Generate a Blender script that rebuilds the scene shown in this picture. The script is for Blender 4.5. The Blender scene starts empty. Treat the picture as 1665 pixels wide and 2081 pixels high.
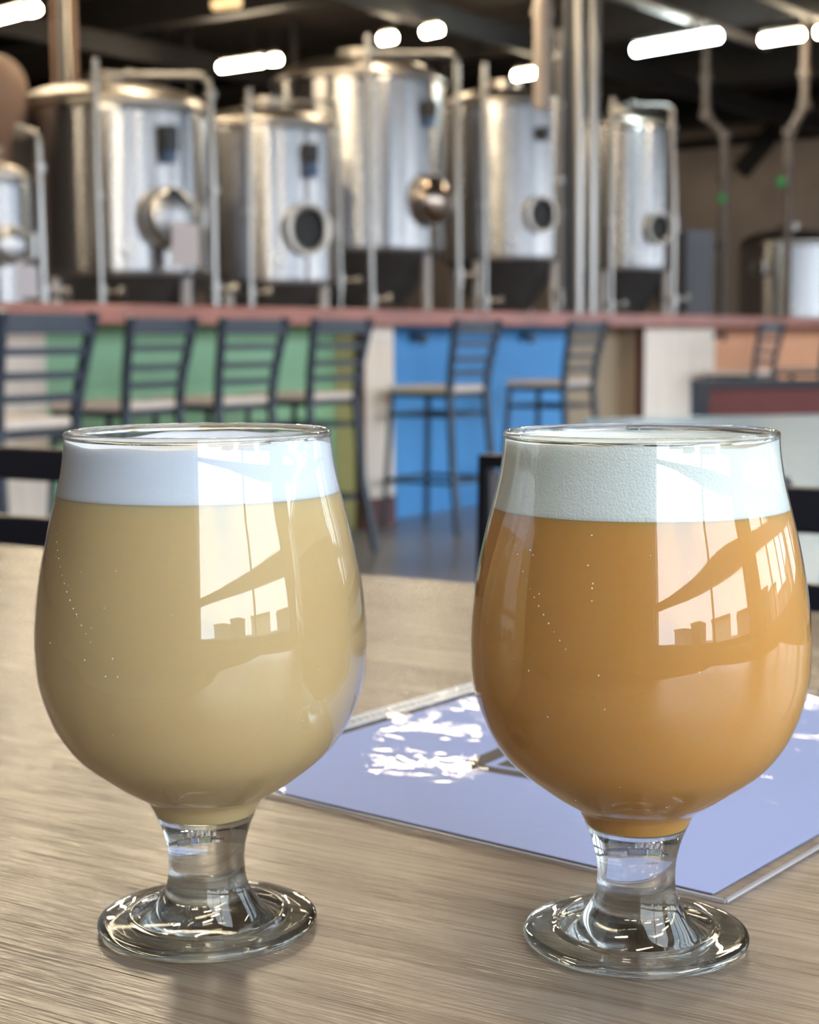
import bpy, bmesh, math, random
from mathutils import Vector, Matrix
random.seed(7)
sc = bpy.context.scene
COL = sc.collection
PI = math.pi

# ------------------------------------------------------------------ camera
F = 3280.0                     # focal length in pixels of the 1665 wide frame
CX, CY = 832.5, 1040.5
H = 1.0                        # camera height
PITCH, ROLL = math.radians(6.2), math.radians(0.3)
fwd = Vector((0, math.cos(PITCH), -math.sin(PITCH)))
R0 = Vector((1, 0, 0)); U0 = R0.cross(fwd)
cr = R0 * math.cos(ROLL) - U0 * math.sin(ROLL)
cu = R0 * math.sin(ROLL) + U0 * math.cos(ROLL)
cd = bpy.data.cameras.new('camera'); cam = bpy.data.objects.new('camera', cd); COL.objects.link(cam)
cam.matrix_world = Matrix(((cr.x, cu.x, -fwd.x, 0), (cr.y, cu.y, -fwd.y, 0), (cr.z, cu.z, -fwd.z, H), (0, 0, 0, 1)))
cd.sensor_fit = 'HORIZONTAL'; cd.sensor_width = 36; cd.lens = 36 * F / 1665
cd.clip_start = 0.01; cd.clip_end = 200
cd.dof.use_dof = True; cd.dof.focus_distance = 0.435; cd.dof.aperture_fstop = 24
sc.camera = cam

def at(px, py, Y):
    """point seen at photo pixel (px, py) at distance Y in front of the camera"""
    d = fwd + cr * ((px - CX) / F) + cu * ((CY - py) / F)
    return Vector((0, 0, H)) + d * (Y / d.y)

def proj(p):
    d = Vector(p) - Vector((0, 0, H)); k = d.dot(fwd)
    return CX + F * d.dot(cr) / k, CY - F * d.dot(cu) / k

def on_z(px, py, z):
    d = fwd + cr * ((px - CX) / F) + cu * ((CY - py) / F)
    return Vector((0, 0, H)) + d * ((z - H) / d.z)

# room axes: u towards the windows, v along the bar
TH = math.radians(55)
v = Vector((math.cos(TH), math.sin(TH), 0)); u = Vector((math.sin(TH), -math.cos(TH), 0))
def uv(a, s, z=0): return u * a + v * s + Vector((0, 0, z))
def ray_a(px, a):
    """distance Y where the column px meets the plane a = const"""
    k = (px - CX) / F
    return a / (u.x * k + u.y)
ROT = TH - PI / 2              # rotates local x -> u, local y -> v

# ------------------------------------------------------------------ render look, world
sc.view_settings.view_transform = 'Standard'; sc.view_settings.look = 'None'
sc.view_settings.exposure = 0.0; sc.view_settings.gamma = 1; sc.view_settings.use_curve_mapping = False
SKY = 8.5
w = bpy.data.worlds.new('sky'); sc.world = w; w.use_nodes = True
nt = w.node_tree; nt.nodes.clear()
o = nt.nodes.new('ShaderNodeOutputWorld'); bg = nt.nodes.new('ShaderNodeBackground')
tc = nt.nodes.new('ShaderNodeTexCoord'); nz = nt.nodes.new('ShaderNodeTexNoise'); nz.inputs['Scale'].default_value = 3
nz.inputs['Detail'].default_value = 4
cr_ = nt.nodes.new('ShaderNodeValToRGB'); cr_.color_ramp.elements[0].position = .35; cr_.color_ramp.elements[1].position = .65
cr_.color_ramp.elements[0].color = (.62, .80, 1.0, 1); cr_.color_ramp.elements[1].color = (.98, .98, 1.0, 1)
nt.links.new(tc.outputs['Generated'], nz.inputs['Vector']); nt.links.new(nz.outputs['Fac'], cr_.inputs['Fac'])
nt.links.new(cr_.outputs['Color'], bg.inputs['Color']); bg.inputs['Strength'].default_value = SKY
nt.links.new(bg.outputs[0], o.inputs[0])
sc.cycles.max_bounces = 14; sc.cycles.transmission_bounces = 12; sc.cycles.transparent_max_bounces = 16
sc.cycles.glossy_bounces = 6; sc.cycles.diffuse_bounces = 4
sc.cycles.caustics_reflective = True; sc.cycles.caustics_refractive = True; sc.cycles.blur_glossy = 0.5
sc.cycles.sample_clamp_indirect = 12
try: sc.cycles.use_denoising = True
except Exception: pass

# window wall layout (needed by the portals)
A_WIN = 2.0; S0 = -2.6; BAY = 3.6; PIER = 0.5; NB = 7; Z_SILL, Z_RAIL0, Z_RAIL1, Z_HEAD = .8, 1.4, 1.55, 3.7
for k in range(0, NB):
    s = S0 + k * (BAY + PIER) + BAY / 2
    ld = bpy.data.lights.new('window_portal', 'AREA'); ld.shape = 'RECTANGLE'; ld.size = BAY; ld.size_y = Z_HEAD - Z_SILL
    ld.cycles.is_portal = True
    lo = bpy.data.objects.new('window_portal', ld); COL.objects.link(lo)
    lo.location = uv(A_WIN + .02, s, (Z_HEAD + Z_SILL) / 2)
    z_ = u.copy(); x_ = v.copy(); y_ = z_.cross(x_)          # light shines along -z = -u
    lo.matrix_world = Matrix(((x_.x, y_.x, z_.x, lo.location.x), (x_.y, y_.y, z_.y, lo.location.y), (x_.z, y_.z, z_.z, lo.location.z), (0, 0, 0, 1)))

# ------------------------------------------------------------------ materials
def srgb(r, g, b):
    f = lambda c: (c / 255 / 12.92) if c / 255 <= .04045 else ((c / 255 + .055) / 1.055) ** 2.4
    return (f(r), f(g), f(b), 1)
MATS = {}
def mat(name, col, rough=.5, metal=0, var=.0, scale=8, stretch=(1, 1, 1), bump=0, bscale=None, spec=.5, coat=0, coat_r=.05, sss=0, sssr=(1, .6, .3), sssscale=.01, emit=0, ecol=None, aniso=0):
    m = bpy.data.materials.new(name); m.use_nodes = True; n = m.node_tree; p = n.nodes['Principled BSDF']
    p.inputs['Base Color'].default_value = col; p.inputs['Roughness'].default_value = rough; p.inputs['Metallic'].default_value = metal
    p.inputs['Specular IOR Level'].default_value = spec
    p.inputs['Coat Weight'].default_value = coat; p.inputs['Coat Roughness'].default_value = coat_r
    if sss:
        p.inputs['Subsurface Weight'].default_value = sss; p.inputs['Subsurface Radius'].default_value = sssr; p.inputs['Subsurface Scale'].default_value = sssscale
    if emit:
        p.inputs['Emission Color'].default_value = ecol or col; p.inputs['Emission Strength'].default_value = emit
    t = n.nodes.new('ShaderNodeTexCoord'); mp = n.nodes.new('ShaderNodeMapping'); mp.inputs['Scale'].default_value = stretch
    n.links.new(t.outputs['Object'], mp.inputs['Vector'])
    nz = n.nodes.new('ShaderNodeTexNoise'); nz.inputs['Scale'].default_value = scale; nz.inputs['Detail'].default_value = 5
    n.links.new(mp.outputs['Vector'], nz.inputs['Vector'])
    if var:
        r = n.nodes.new('ShaderNodeValToRGB'); r.color_ramp.elements[0].position = .3; r.color_ramp.elements[1].position = .7
        r.color_ramp.elements[0].color = tuple(max(0, c * (1 - var)) for c in col[:3]) + (1,)
        r.color_ramp.elements[1].color = tuple(min(1, c * (1 + var)) for c in col[:3]) + (1,)
        n.links.new(nz.outputs['Fac'], r.inputs['Fac']); n.links.new(r.outputs['Color'], p.inputs['Base Color'])
    if bump:
        b = n.nodes.new('ShaderNodeBump'); b.inputs['Strength'].default_value = 1; b.inputs['Distance'].default_value = bump
        if bscale:
            nb = n.nodes.new('ShaderNodeTexNoise'); nb.inputs['Scale'].default_value = bscale; nb.inputs['Detail'].default_value = 2
            n.links.new(mp.outputs['Vector'], nb.inputs['Vector']); n.links.new(nb.outputs['Fac'], b.inputs['Height'])
        else: n.links.new(nz.outputs['Fac'], b.inputs['Height'])
        n.links.new(b.outputs['Normal'], p.inputs['Normal'])
    MATS[name] = m
    return m

def thin_glass(name, tint=(.97, .985, .98, 1), f0=.07, gain=.9):
    m = bpy.data.materials.new(name); m.use_nodes = True; n = m.node_tree; n.nodes.clear()
    out = n.nodes.new('ShaderNodeOutputMaterial'); mx = n.nodes.new('ShaderNodeMixShader')
    tr = n.nodes.new('ShaderNodeBsdfTransparent'); tr.inputs['Color'].default_value = tint
    gl = n.nodes.new('ShaderNodeBsdfGlossy'); gl.inputs['Roughness'].default_value = .0; gl.inputs['Color'].default_value = (1, 1, 1, 1)
    lw = n.nodes.new('ShaderNodeLayerWeight'); lw.inputs['Blend'].default_value = .5
    pw = n.nodes.new('ShaderNodeMath'); pw.operation = 'POWER'; pw.inputs[1].default_value = 5
    mu = n.nodes.new('ShaderNodeMath'); mu.operation = 'MULTIPLY_ADD'; mu.inputs[1].default_value = gain; mu.inputs[2].default_value = f0
    n.links.new(lw.outputs['Facing'], pw.inputs[0]); n.links.new(pw.outputs[0], mu.inputs[0]); n.links.new(mu.outputs[0], mx.inputs[0])
    n.links.new(tr.outputs[0], mx.inputs[1]); n.links.new(gl.outputs[0], mx.inputs[2]); n.links.new(mx.outputs[0], out.inputs[0])
    MATS[name] = m
    return m

def solid_glass(name, clear=.13):
    m = bpy.data.materials.new(name); m.use_nodes = True; n = m.node_tree; n.nodes.clear()
    out = n.nodes.new('ShaderNodeOutputMaterial'); g = n.nodes.new('ShaderNodeBsdfGlass'); g.inputs['IOR'].default_value = 1.5
    g.inputs['Roughness'].default_value = 0; g.inputs['Color'].default_value = (.985, .995, .99, 1)
    tr = n.nodes.new('ShaderNodeBsdfTransparent'); tr.inputs['Color'].default_value = (.97, .99, .98, 1)
    mx = n.nodes.new('ShaderNodeMixShader'); mx.inputs[0].default_value = clear
    n.links.new(g.outputs[0], mx.inputs[1]); n.links.new(tr.outputs[0], mx.inputs[2]); n.links.new(mx.outputs[0], out.inputs[0]); MATS[name] = m
    return m

bowl_glass = thin_glass('bowl_glass'); pane_glass = thin_glass('window_glass', (.95, .97, .97, 1), .04)
clear_glass = solid_glass('clear_glass')

# wood tabletop: grain runs along local x
def wood_top():
    m = bpy.data.materials.new('table_wood'); m.use_nodes = True; n = m.node_tree; p = n.nodes['Principled BSDF']
    t = n.nodes.new('ShaderNodeTexCoord'); mp = n.nodes.new('ShaderNodeMapping'); mp.inputs['Scale'].default_value = (1.2, 22, 1)
    n.links.new(t.outputs['Object'], mp.inputs['Vector'])
    a = n.nodes.new('ShaderNodeTexNoise'); a.inputs['Scale'].default_value = 2.2; a.inputs['Detail'].default_value = 8; a.inputs['Roughness'].default_value = .65
    n.links.new(mp.outputs['Vector'], a.inputs['Vector'])
    mp2 = n.nodes.new('ShaderNodeMapping'); mp2.inputs['Scale'].default_value = (9, 420, 1); n.links.new(t.outputs['Object'], mp2.inputs['Vector'])
    f = n.nodes.new('ShaderNodeTexNoise'); f.inputs['Scale'].default_value = 2.0; f.inputs['Detail'].default_value = 3
    n.links.new(mp2.outputs['Vector'], f.inputs['Vector'])
    r = n.nodes.new('ShaderNodeValToRGB'); r.color_ramp.elements[0].position = .3; r.color_ramp.elements[1].position = .72
    r.color_ramp.elements[0].color = srgb(116, 102, 88); r.color_ramp.elements[1].color = srgb(158, 142, 126)
    n.links.new(a.outputs['Fac'], r.inputs['Fac'])
    mx = n.nodes.new('ShaderNodeMix'); mx.data_type = 'RGBA'; mx.blend_type = 'MULTIPLY'; mx.inputs['Factor'].default_value = .7
    r2 = n.nodes.new('ShaderNodeValToRGB'); r2.color_ramp.elements[0].position = .35; r2.color_ramp.elements[1].position = .55
    r2.color_ramp.elements[0].color = (.62, .55, .48, 1); r2.color_ramp.elements[1].color = (1, 1, 1, 1)
    n.links.new(f.outputs['Fac'], r2.inputs['Fac'])
    n.links.new(r.outputs['Color'], mx.inputs[6]); n.links.new(r2.outputs['Color'], mx.inputs[7]); n.links.new(mx.outputs[2], p.inputs['Base Color'])
    b = n.nodes.new('ShaderNodeBump'); b.inputs['Strength'].default_value = 1; b.inputs['Distance'].default_value = .0004
    n.links.new(f.outputs['Fac'], b.inputs['Height']); n.links.new(b.outputs['Normal'], p.inputs['Normal'])
    p.inputs['Roughness'].default_value = .22; p.inputs['Specular IOR Level'].default_value = .5
    return m
table_wood = wood_top()

steel = mat('brushed_steel', (.50, .50, .52, 1), .13, 1, bump=.0055, scale=2, bscale=8.0, stretch=(1, 1, .035))
def brushed(m, rough, an, rot):
    n = m.node_tree; p = n.nodes['Principled BSDF']; p.inputs['Roughness'].default_value = rough; p.inputs['Anisotropic'].default_value = an; p.inputs['Anisotropic Rotation'].default_value = rot
    tg = n.nodes.new('ShaderNodeTangent'); tg.direction_type = 'RADIAL'; tg.axis = 'Z'; n.links.new(tg.outputs[0], p.inputs['Tangent'])
brushed(steel, .27, .93, .25)
steel_pipe = mat('steel_pipe', (.34, .33, .325, 1), .3, 1)
steel_dull = mat('dull_steel', (.48, .44, .40, 1), .35, 1, var=.1)
steel_shaded = mat('shaded_cone_steel', (.16, .16, .17, 1), .45, .8, var=.1)  # same stainless; cone shade and dark floor reflection put into the colour
black_hole = mat('tank_interior_shade', (.01, .01, .012, 1), .5)  # near-black stands for the shade inside open manways
leg_paint = mat('white_leg_paint', srgb(205, 200, 200), .4)
stool_metal = mat('stool_black_metal', srgb(38, 46, 60), .38, 0, var=.05)
chair_black = mat('chair_black_paint', srgb(22, 24, 36), .35)
seat_wood = mat('seat_wood', srgb(226, 212, 202), .4, var=.08, scale=6, stretch=(1, 8, 1))
counter_wood = mat('counter_red_wood', srgb(160, 98, 84), .32, var=.22, scale=2.0, stretch=(3, .6, 3))
trim_wood = mat('dark_red_trim', srgb(92, 48, 40), .5, var=.15)
green_paint = mat('green_panel', srgb(150, 198, 158), .55, var=.05, scale=3)
blue_paint = mat('blue_panel', srgb(76, 152, 218), .55, var=.06, scale=3)
cream_wood = mat('cream_boards', srgb(244, 230, 216), .55, var=.08, scale=3, stretch=(8, 8, .6))
olive_paint = mat('olive_panel', srgb(222, 200, 150), .55, var=.06, scale=3)
tan_wood = mat('tan_boards', srgb(165, 145, 120), .6, var=.12, scale=3, stretch=(8, 8, .6))
peach_paint = mat('peach_panel', srgb(225, 160, 118), .55, var=.05, scale=3)
concrete = mat('sealed_concrete', srgb(132, 126, 126), .3, var=.18, scale=1.2, bump=.001)
wall_paint = mat('grey_brown_wall', srgb(182, 164, 150), .8, var=.12, scale=1.5)
wall_light = mat('plaster_wall', srgb(150, 148, 146), .8, var=.05)
ceil_mat = mat('dark_ceiling', srgb(62, 54, 50), .9, var=.3, scale=1.0)
beam_mat = mat('dark_steel_beam', srgb(34, 30, 30), .6, var=.2)
pipe_grey = mat('grey_pipe', srgb(125, 120, 118), .45)
pipe_white = mat('white_pipe', srgb(190, 176, 166), .45)
duct_tan = mat('tan_insulation', srgb(140, 112, 94), .6, var=.1)
frame_alu = mat('window_frame_metal', srgb(120, 122, 126), .4, .6)
red_panel = mat('dark_red_panel', srgb(100, 36, 34), .5, var=.1)
pale_top = mat('sky_tinted_top', srgb(166, 196, 216), .22, var=.06, scale=3)  # light wood; the sky's reflection is put into its pale blue
paper_mat = mat('sky_tinted_paper', srgb(162, 178, 228), .6, var=.02)  # bluish paper, part of the tint being sky reflected in the sleeve
ink_mat = mat('dark_ink', srgb(60, 55, 60), .5)
label_mat = mat('paper_label', srgb(205, 202, 214), .6)
box_black = mat('black_plastic', srgb(28, 32, 42), .4)
box_blue = mat('blue_plastic', srgb(60, 88, 130), .4)
green_valve = mat('green_plastic', srgb(40, 130, 60), .4)
copper = mat('copper_fitting', srgb(190, 120, 90), .3, 1)
pave = mat('asphalt', srgb(110, 110, 112), .9, var=.2)
grey_fabric = mat('grey_upholstery', srgb(158, 156, 170), .6)
warm_lamp = mat('warm_tube', (1, .9, .7, 1), .5, emit=75, ecol=(1, .82, .56, 1))
cool_lamp = mat('cool_tube', (1, 1, 1, 1), .5, emit=60, ecol=(.86, 1, .97, 1))
dim_lamp = mat('dim_tube', (1, .8, .5, 1), .5, emit=1.2, ecol=(1, .66, .3, 1))
lamp_body = mat('lamp_housing', srgb(90, 86, 82), .5)

# plastic sleeve: clear film with wrinkles
def sleeve_mat():
    m = thin_glass('clear_plastic_film', (.97, .97, .98, 1), .02, .25); n = m.node_tree
    gl = [x for x in n.nodes if x.type == 'BSDF_GLOSSY'][0]; gl.inputs['Roughness'].default_value = .035
    t = n.nodes.new('ShaderNodeTexCoord'); mp = n.nodes.new('ShaderNodeMapping'); mp.inputs['Scale'].default_value = (1, 1.6, 1); mp.inputs['Rotation'].default_value = (0, 0, .5)
    nz = n.nodes.new('ShaderNodeTexNoise'); nz.inputs['Scale'].default_value = 44; nz.inputs['Detail'].default_value = 1.0; nz.inputs['Distortion'].default_value = 1.0
    b = n.nodes.new('ShaderNodeBump'); b.inputs['Strength'].default_value = 1; b.inputs['Distance'].default_value = .00022
    n.links.new(t.outputs['Object'], mp.inputs['Vector']); n.links.new(mp.outputs['Vector'], nz.inputs['Vector'])
    n.links.new(nz.outputs['Fac'], b.inputs['Height']); n.links.new(b.outputs['Normal'], gl.inputs['Normal'])
    return m
film = sleeve_mat()

def foam_material(name, col, bub, bst):
    m = bpy.data.materials.new(name); m.use_nodes = True; n = m.node_tree; p = n.nodes['Principled BSDF']
    p.inputs['Base Color'].default_value = col; p.inputs['Roughness'].default_value = .55
    p.inputs['Subsurface Weight'].default_value = .6; p.inputs['Subsurface Radius'].default_value = (1, 1, 1); p.inputs['Subsurface Scale'].default_value = .004
    t = n.nodes.new('ShaderNodeTexCoord'); vo = n.nodes.new('ShaderNodeTexVoronoi'); vo.inputs['Scale'].default_value = bub
    n.links.new(t.outputs['Object'], vo.inputs['Vector'])
    b = n.nodes.new('ShaderNodeBump'); b.inputs['Strength'].default_value = bst; b.inputs['Distance'].default_value = .0004; b.invert = True
    n.links.new(vo.outputs['Distance'], b.inputs['Height']); n.links.new(b.outputs['Normal'], p.inputs['Normal'])
    return m
foam_l = foam_material('foam_fine', srgb(212, 217, 228), 1800, .12); foam_r = foam_material('foam_bubbly', srgb(222, 226, 222), 1500, .5)
bubble_mat = mat('gas_bubble', srgb(250, 240, 220), .1, spec=.8)
beer_l = mat('pale_hazy_beer', srgb(201, 174, 128), .35, spec=.1, sss=.7, sssr=(1, .7, .35), sssscale=.012)
beer_r = mat('amber_hazy_beer', srgb(198, 145, 80), .35, spec=.1, sss=.7, sssr=(1, .5, .15), sssscale=.012)

# ------------------------------------------------------------------ mesh helpers
class MB:
    def __init__(s): s.bm = bmesh.new()
    def box(s, c, size, rotz=0, rot=None, taper=None):
        M = Matrix.Translation(Vector(c)) @ (rot.to_4x4() if rot else Matrix.Rotation(rotz, 4, 'Z')) @ Matrix.Diagonal((*size, 1))
        bmesh.ops.create_cube(s.bm, size=1, matrix=M); return s
    def beam(s, a, b, w, h, up=Vector((0, 0, 1))):
        a, b = Vector(a), Vector(b); d = (b - a); L = d.length; d.normalize()
        x = d.cross(up)
        if x.length < 1e-4: x = d.cross(Vector((1, 0, 0)))
        x.normalize(); y = x.cross(d)
        R = Matrix((x, d, y)).transposed()
        return s.box((a + b) / 2, (w, L, h), rot=R)
    def tube(s, pts, r, n=12, closed_ends=True):
        pts = [Vector(p) for p in pts]; rr = r if isinstance(r, (list, tuple)) else [r] * len(pts)
        rings = []; prev = None
        for i, p in enumerate(pts):
            if i == 0: d = pts[1] - p
            elif i == len(pts) - 1: d = p - pts[i - 1]
            else: d = (pts[i + 1] - p).normalized() + (p - pts[i - 1]).normalized()
            d.normalize()
            x = prev - d * prev.dot(d) if prev is not None else d.orthogonal()
            if x.length < 1e-5: x = d.orthogonal()
            x.normalize(); prev = x; y = d.cross(x)
            rings.append([s.bm.verts.new(p + (x * math.cos(2 * PI * k / n) + y * math.sin(2 * PI * k / n)) * rr[i]) for k in range(n)])
        for i in range(len(rings) - 1):
            for k in range(n):
                s.bm.faces.new((rings[i][k], rings[i][(k + 1) % n], rings[i + 1][(k + 1) % n], rings[i + 1][k]))
        if closed_ends:
            s.bm.faces.new(rings[0][::-1]); s.bm.faces.new(rings[-1])
        return s
    def pipe(s, pts, r, bend=.08, n=12):
        """tube with rounded corners"""
        pts = [Vector(p) for p in pts]; out = [pts[0]]
        for i in range(1, len(pts) - 1):
            a, b, c = pts[i - 1], pts[i], pts[i + 1]
            d1 = (a - b); d2 = (c - b); k = min(bend, d1.length * .45, d2.length * .45)
            p1 = b + d1.normalized() * k; p2 = b + d2.normalized() * k
            for q in range(6):
                t = q / 5; out.append(p1 * (1 - t) ** 2 + b * 2 * t * (1 - t) + p2 * t * t)
        out.append(pts[-1]); return s.tube(out, r, n)
    def lathe(s, prof, n=64, c=(0, 0, 0), axis=None, closed=False):
        """prof: list of (r, z); r == 0 makes a pole"""
        c = Vector(c); A = axis or Matrix.Identity(3)
        rings = []
        for r, z in prof:
            if r <= 1e-7: rings.append([s.bm.verts.new(c + A @ Vector((0, 0, z)))])
            else: rings.append([s.bm.verts.new(c + A @ Vector((r * math.cos(2 * PI * k / n), r * math.sin(2 * PI * k / n), z))) for k in range(n)])
        m = len(rings)
        for i in range(m if closed else m - 1):
            a, b = rings[i], rings[(i + 1) % m]
            for k in range(n):
                k2 = (k + 1) % n
                if len(a) == 1 and len(b) == 1: continue
                if len(a) == 1: s.bm.faces.new((a[0], b[k2], b[k]))
                elif len(b) == 1: s.bm.faces.new((a[k], a[k2], b[0]))
                else: s.bm.faces.new((a[k], a[k2], b[k2], b[k]))
        return s
    def quad(s, pts):
        s.bm.faces.new([s.bm.verts.new(Vector(p)) for p in pts]); return s
    def prism(s, pts, h):
        """extrude polygon pts (3D, planar) by vector h"""
        a = [s.bm.verts.new(Vector(p)) for p in pts]; b = [s.bm.verts.new(Vector(p) + Vector(h)) for p in pts]
        s.bm.faces.new(a[::-1]); s.bm.faces.new(b)
        for i in range(len(a)): s.bm.faces.new((a[i], a[(i + 1) % len(a)], b[(i + 1) % len(a)], b[i]))
        return s

def obj(name, mb, m, parent=None, smooth=False, bevel=0, local=True, sub=0):
    """one mesh object. Top level: origin moved to the base. Child: mesh is in the parent's space when local"""
    bm = mb.bm; bmesh.ops.recalc_face_normals(bm, faces=bm.faces)
    me = bpy.data.meshes.new(name)
    if not parent:
        xs = [p.co for p in bm.verts]
        mn = Vector([min(p[i] for p in xs) for i in range(3)]); mx = Vector([max(p[i] for p in xs) for i in range(3)])
        org = Vector(((mn.x + mx.x) / 2, (mn.y + mx.y) / 2, mn.z)); bmesh.ops.translate(bm, verts=bm.verts, vec=-org)
    elif not local:
        bmesh.ops.transform(bm, matrix=world_of(parent).inverted(), verts=bm.verts)
    bm.to_mesh(me); bm.free(); me.materials.append(m)
    ob = bpy.data.objects.new(name, me); COL.objects.link(ob)
    if parent: ob.parent = parent
    else: ob.location = org
    if smooth:
        for p in me.polygons: p.use_smooth = True
        try: me.set_sharp_from_angle(angle=math.radians(38))
        except Exception: pass
    if bevel:
        b = ob.modifiers.new('bevel', 'BEVEL'); b.width = bevel; b.segments = 2; b.limit_method = 'ANGLE'
    return ob
def world_of(o):
    M = Matrix.LocRotScale(o.location, o.rotation_euler, o.scale)
    return world_of(o.parent) @ M if o.parent else M
def tag(o, label, cat, group=None, kind=None):
    o['label'] = label; o['category'] = cat
    if group: o['group'] = group
    if kind: o['kind'] = kind
    return o
def empty(name, loc, rz, label, cat, group=None):
    o = bpy.data.objects.new(name, None); COL.objects.link(o); o.location = loc; o.rotation_euler = (0, 0, rz); o.empty_display_size = .1
    return tag(o, label, cat, group)
def struct(name, mb, m):
    o = obj(name, mb, m); o['kind'] = 'structure'; return o
def copy_tree(o, parent=None):
    c = o.copy(); COL.objects.link(c)
    if parent: c.parent = parent
    for ch in [x for x in list(COL.objects) if x.parent == o]: copy_tree(ch, c)
    return c

# ------------------------------------------------------------------ the room
A_MIN, S_MIN, S_MAX, Z_C = -20.0, -6.6, 27.0, 5.0
def wall_box(a0, a1, s0, s1, z0, z1, mb=None):
    mb = mb or MB()
    return mb.box(uv((a0 + a1) / 2, (s0 + s1) / 2, (z0 + z1) / 2), (abs(a1 - a0), abs(s1 - s0), z1 - z0), ROT)
struct('floor', wall_box(A_MIN - .2, A_WIN + .3, S_MIN - .2, S_MAX + .2, -.1, 0), concrete)
struct('ceiling', wall_box(A_MIN - .2, A_WIN + .3, S_MIN - .2, S_MAX + .2, Z_C, Z_C + .1), ceil_mat)
struct('wall_back', wall_box(A_MIN, A_WIN, S_MAX, S_MAX + .2, 0, Z_C), wall_paint)
struct('wall_left', wall_box(A_MIN - .2, A_MIN, S_MIN, S_MAX, 0, Z_C), wall_paint)
struct('wall_front', wall_box(A_MIN, A_WIN, S_MIN - .2, S_MIN, 0, Z_C), wall_light)
mb = MB(); wall_box(A_WIN, A_WIN + .3, S_MIN, S_MAX, 0, Z_SILL, mb); wall_box(A_WIN, A_WIN + .3, S_MIN, S_MAX, Z_HEAD, Z_C, mb)
edges = [S_MIN] + [e for k in range(0, NB) for e in (S0 + k * (BAY + PIER), S0 + k * (BAY + PIER) + BAY)] + [S_MAX]
edges[0] = S_MIN
for i in range(0, len(edges), 2):
    if edges[i + 1] > edges[i]: wall_box(A_WIN, A_WIN + .3, edges[i], edges[i + 1], Z_SILL, Z_HEAD, mb)
struct('wall_right', mb, wall_light)
for k in range(0, NB):
    s = S0 + k * (BAY + PIER)
    wn = bpy.data.objects.new('window_%d' % (k + 1), None); COL.objects.link(wn); wn.location = uv(A_WIN + .15, s + BAY / 2, Z_SILL); wn['kind'] = 'structure'
    f = MB()
    for z in (Z_SILL + .03, Z_HEAD - .03): wall_box(A_WIN + .1, A_WIN + .18, s, s + BAY, z - .03, z + .03, f)
    for q in (s + .03, s + BAY - .03): wall_box(A_WIN + .1, A_WIN + .18, q - .03, q + .03, Z_SILL, Z_HEAD, f)
    obj('window_frame', f, frame_alu, wn, local=False)
    obj('window_rail', wall_box(A_WIN + .09, A_WIN + .2, s, s + BAY, Z_RAIL0, Z_RAIL1), frame_alu, wn, local=False)
    f = MB(); wall_box(A_WIN + .1, A_WIN + .18, s + 2.42, s + 2.47, Z_SILL, Z_HEAD, f)
    obj('window_mullion', f, frame_alu, wn, local=False)
    if k:
        for q_ in (.75, 1.6): obj('window_mullion', wall_box(A_WIN + .1, A_WIN + .18, s + q_, s + q_ + .06, Z_SILL, Z_HEAD), frame_alu, wn, local=False)
    obj('window_pane', wall_box(A_WIN + .138, A_WIN + .142, s, s + BAY, Z_SILL, Z_HEAD), pane_glass, wn, local=False)
struct('ground_outside', wall_box(A_WIN + .3, 60, -40, 60, -.15, -.05), pave)

fac = [mat('facade_grey', srgb(120, 124, 130), .8), mat('facade_dark', srgb(60, 62, 68), .8), mat('facade_cream', srgb(190, 180, 165), .8)]  # sheds added outside as shapes for the tanks and glasses to reflect
names = ['added grey shed outside the windows', 'added dark shed outside the windows', 'added cream shed outside the windows']
rs = random.Random(4); s_ = -13.0; i = 0
while s_ < 40:
    wd = rs.uniform(2.0, 4.5); hh = rs.uniform(1.7, 2.8); a0 = 15 + rs.uniform(0, 2)
    bd = empty('building', uv(a0 + 2, s_ + wd / 2, -.05), ROT, 'x', 'building', 'sheds added beyond the windows for reflections')
    bd['label'] = names[i % 3] + ', %s of the row' % (['nearest', 'second', 'third', 'fourth', 'fifth', 'sixth', 'seventh', 'eighth', 'ninth', 'tenth', 'eleventh', 'twelfth', 'thirteenth', 'fourteenth'][min(i, 13)])
    obj('wall', MB().box((0, 0, hh / 2), (4, wd, hh)), fac[i % 3], bd); obj('roof', MB().box((0, 0, hh + .1), (4.3, wd + .2, .2)), fac[1], bd)
    s_ += wd + rs.uniform(1.0, 3.5); i += 1

# ------------------------------------------------------------------ the two glasses
TZ = .823                                   # table top height
DR, DL = .4600, .4735
# silhouette of the right glass: photo row and half width
SIL = [(1945, 234), (1951, 234), (1938, 205), (1915, 160), (1897, 140), (1880, 124), (1859, 110), (1846, 100), (1834, 92), (1812, 84), (1776, 80.5), (1740, 83), (1704, 91),
       (1668, 103), (1645, 115)]
BOWL = [(1636, 131), (1621, 158), (1596, 197), (1546, 262), (1502, 298), (1458, 321), (1410, 337), (1370, 344.5), (1320, 347), (1290, 347), (1237, 343), (1190, 337), (1150, 330),
        (1105, 320.5), (1060, 310), (1015, 298), (972, 288), (925, 280), (890, 277), (877, 277)]
def zr(y, h):
    p = at(1292, y, DR); return (h * DR / F * 1.003, p.z - TZ)
def smooth_prof(pr, n=4):
    out = []
    for i in range(len(pr) - 1):
        p0 = pr[max(i - 1, 0)]; p1 = pr[i]; p2 = pr[i + 1]; p3 = pr[min(i + 2, len(pr) - 1)]
        for k in range(n):
            t = k / n
            out.append(tuple(.5 * ((2 * p1[j]) + (-p0[j] + p2[j]) * t + (2 * p0[j] - 5 * p1[j] + 4 * p2[j] - p3[j]) * t * t + (-p0[j] + 3 * p1[j] - 3 * p2[j] + p3[j]) * t ** 3) for j in (0, 1)))
    out.append(pr[-1]); return out
bowl_p = smooth_prof([zr(y, h) for y, h in BOWL])
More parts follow.
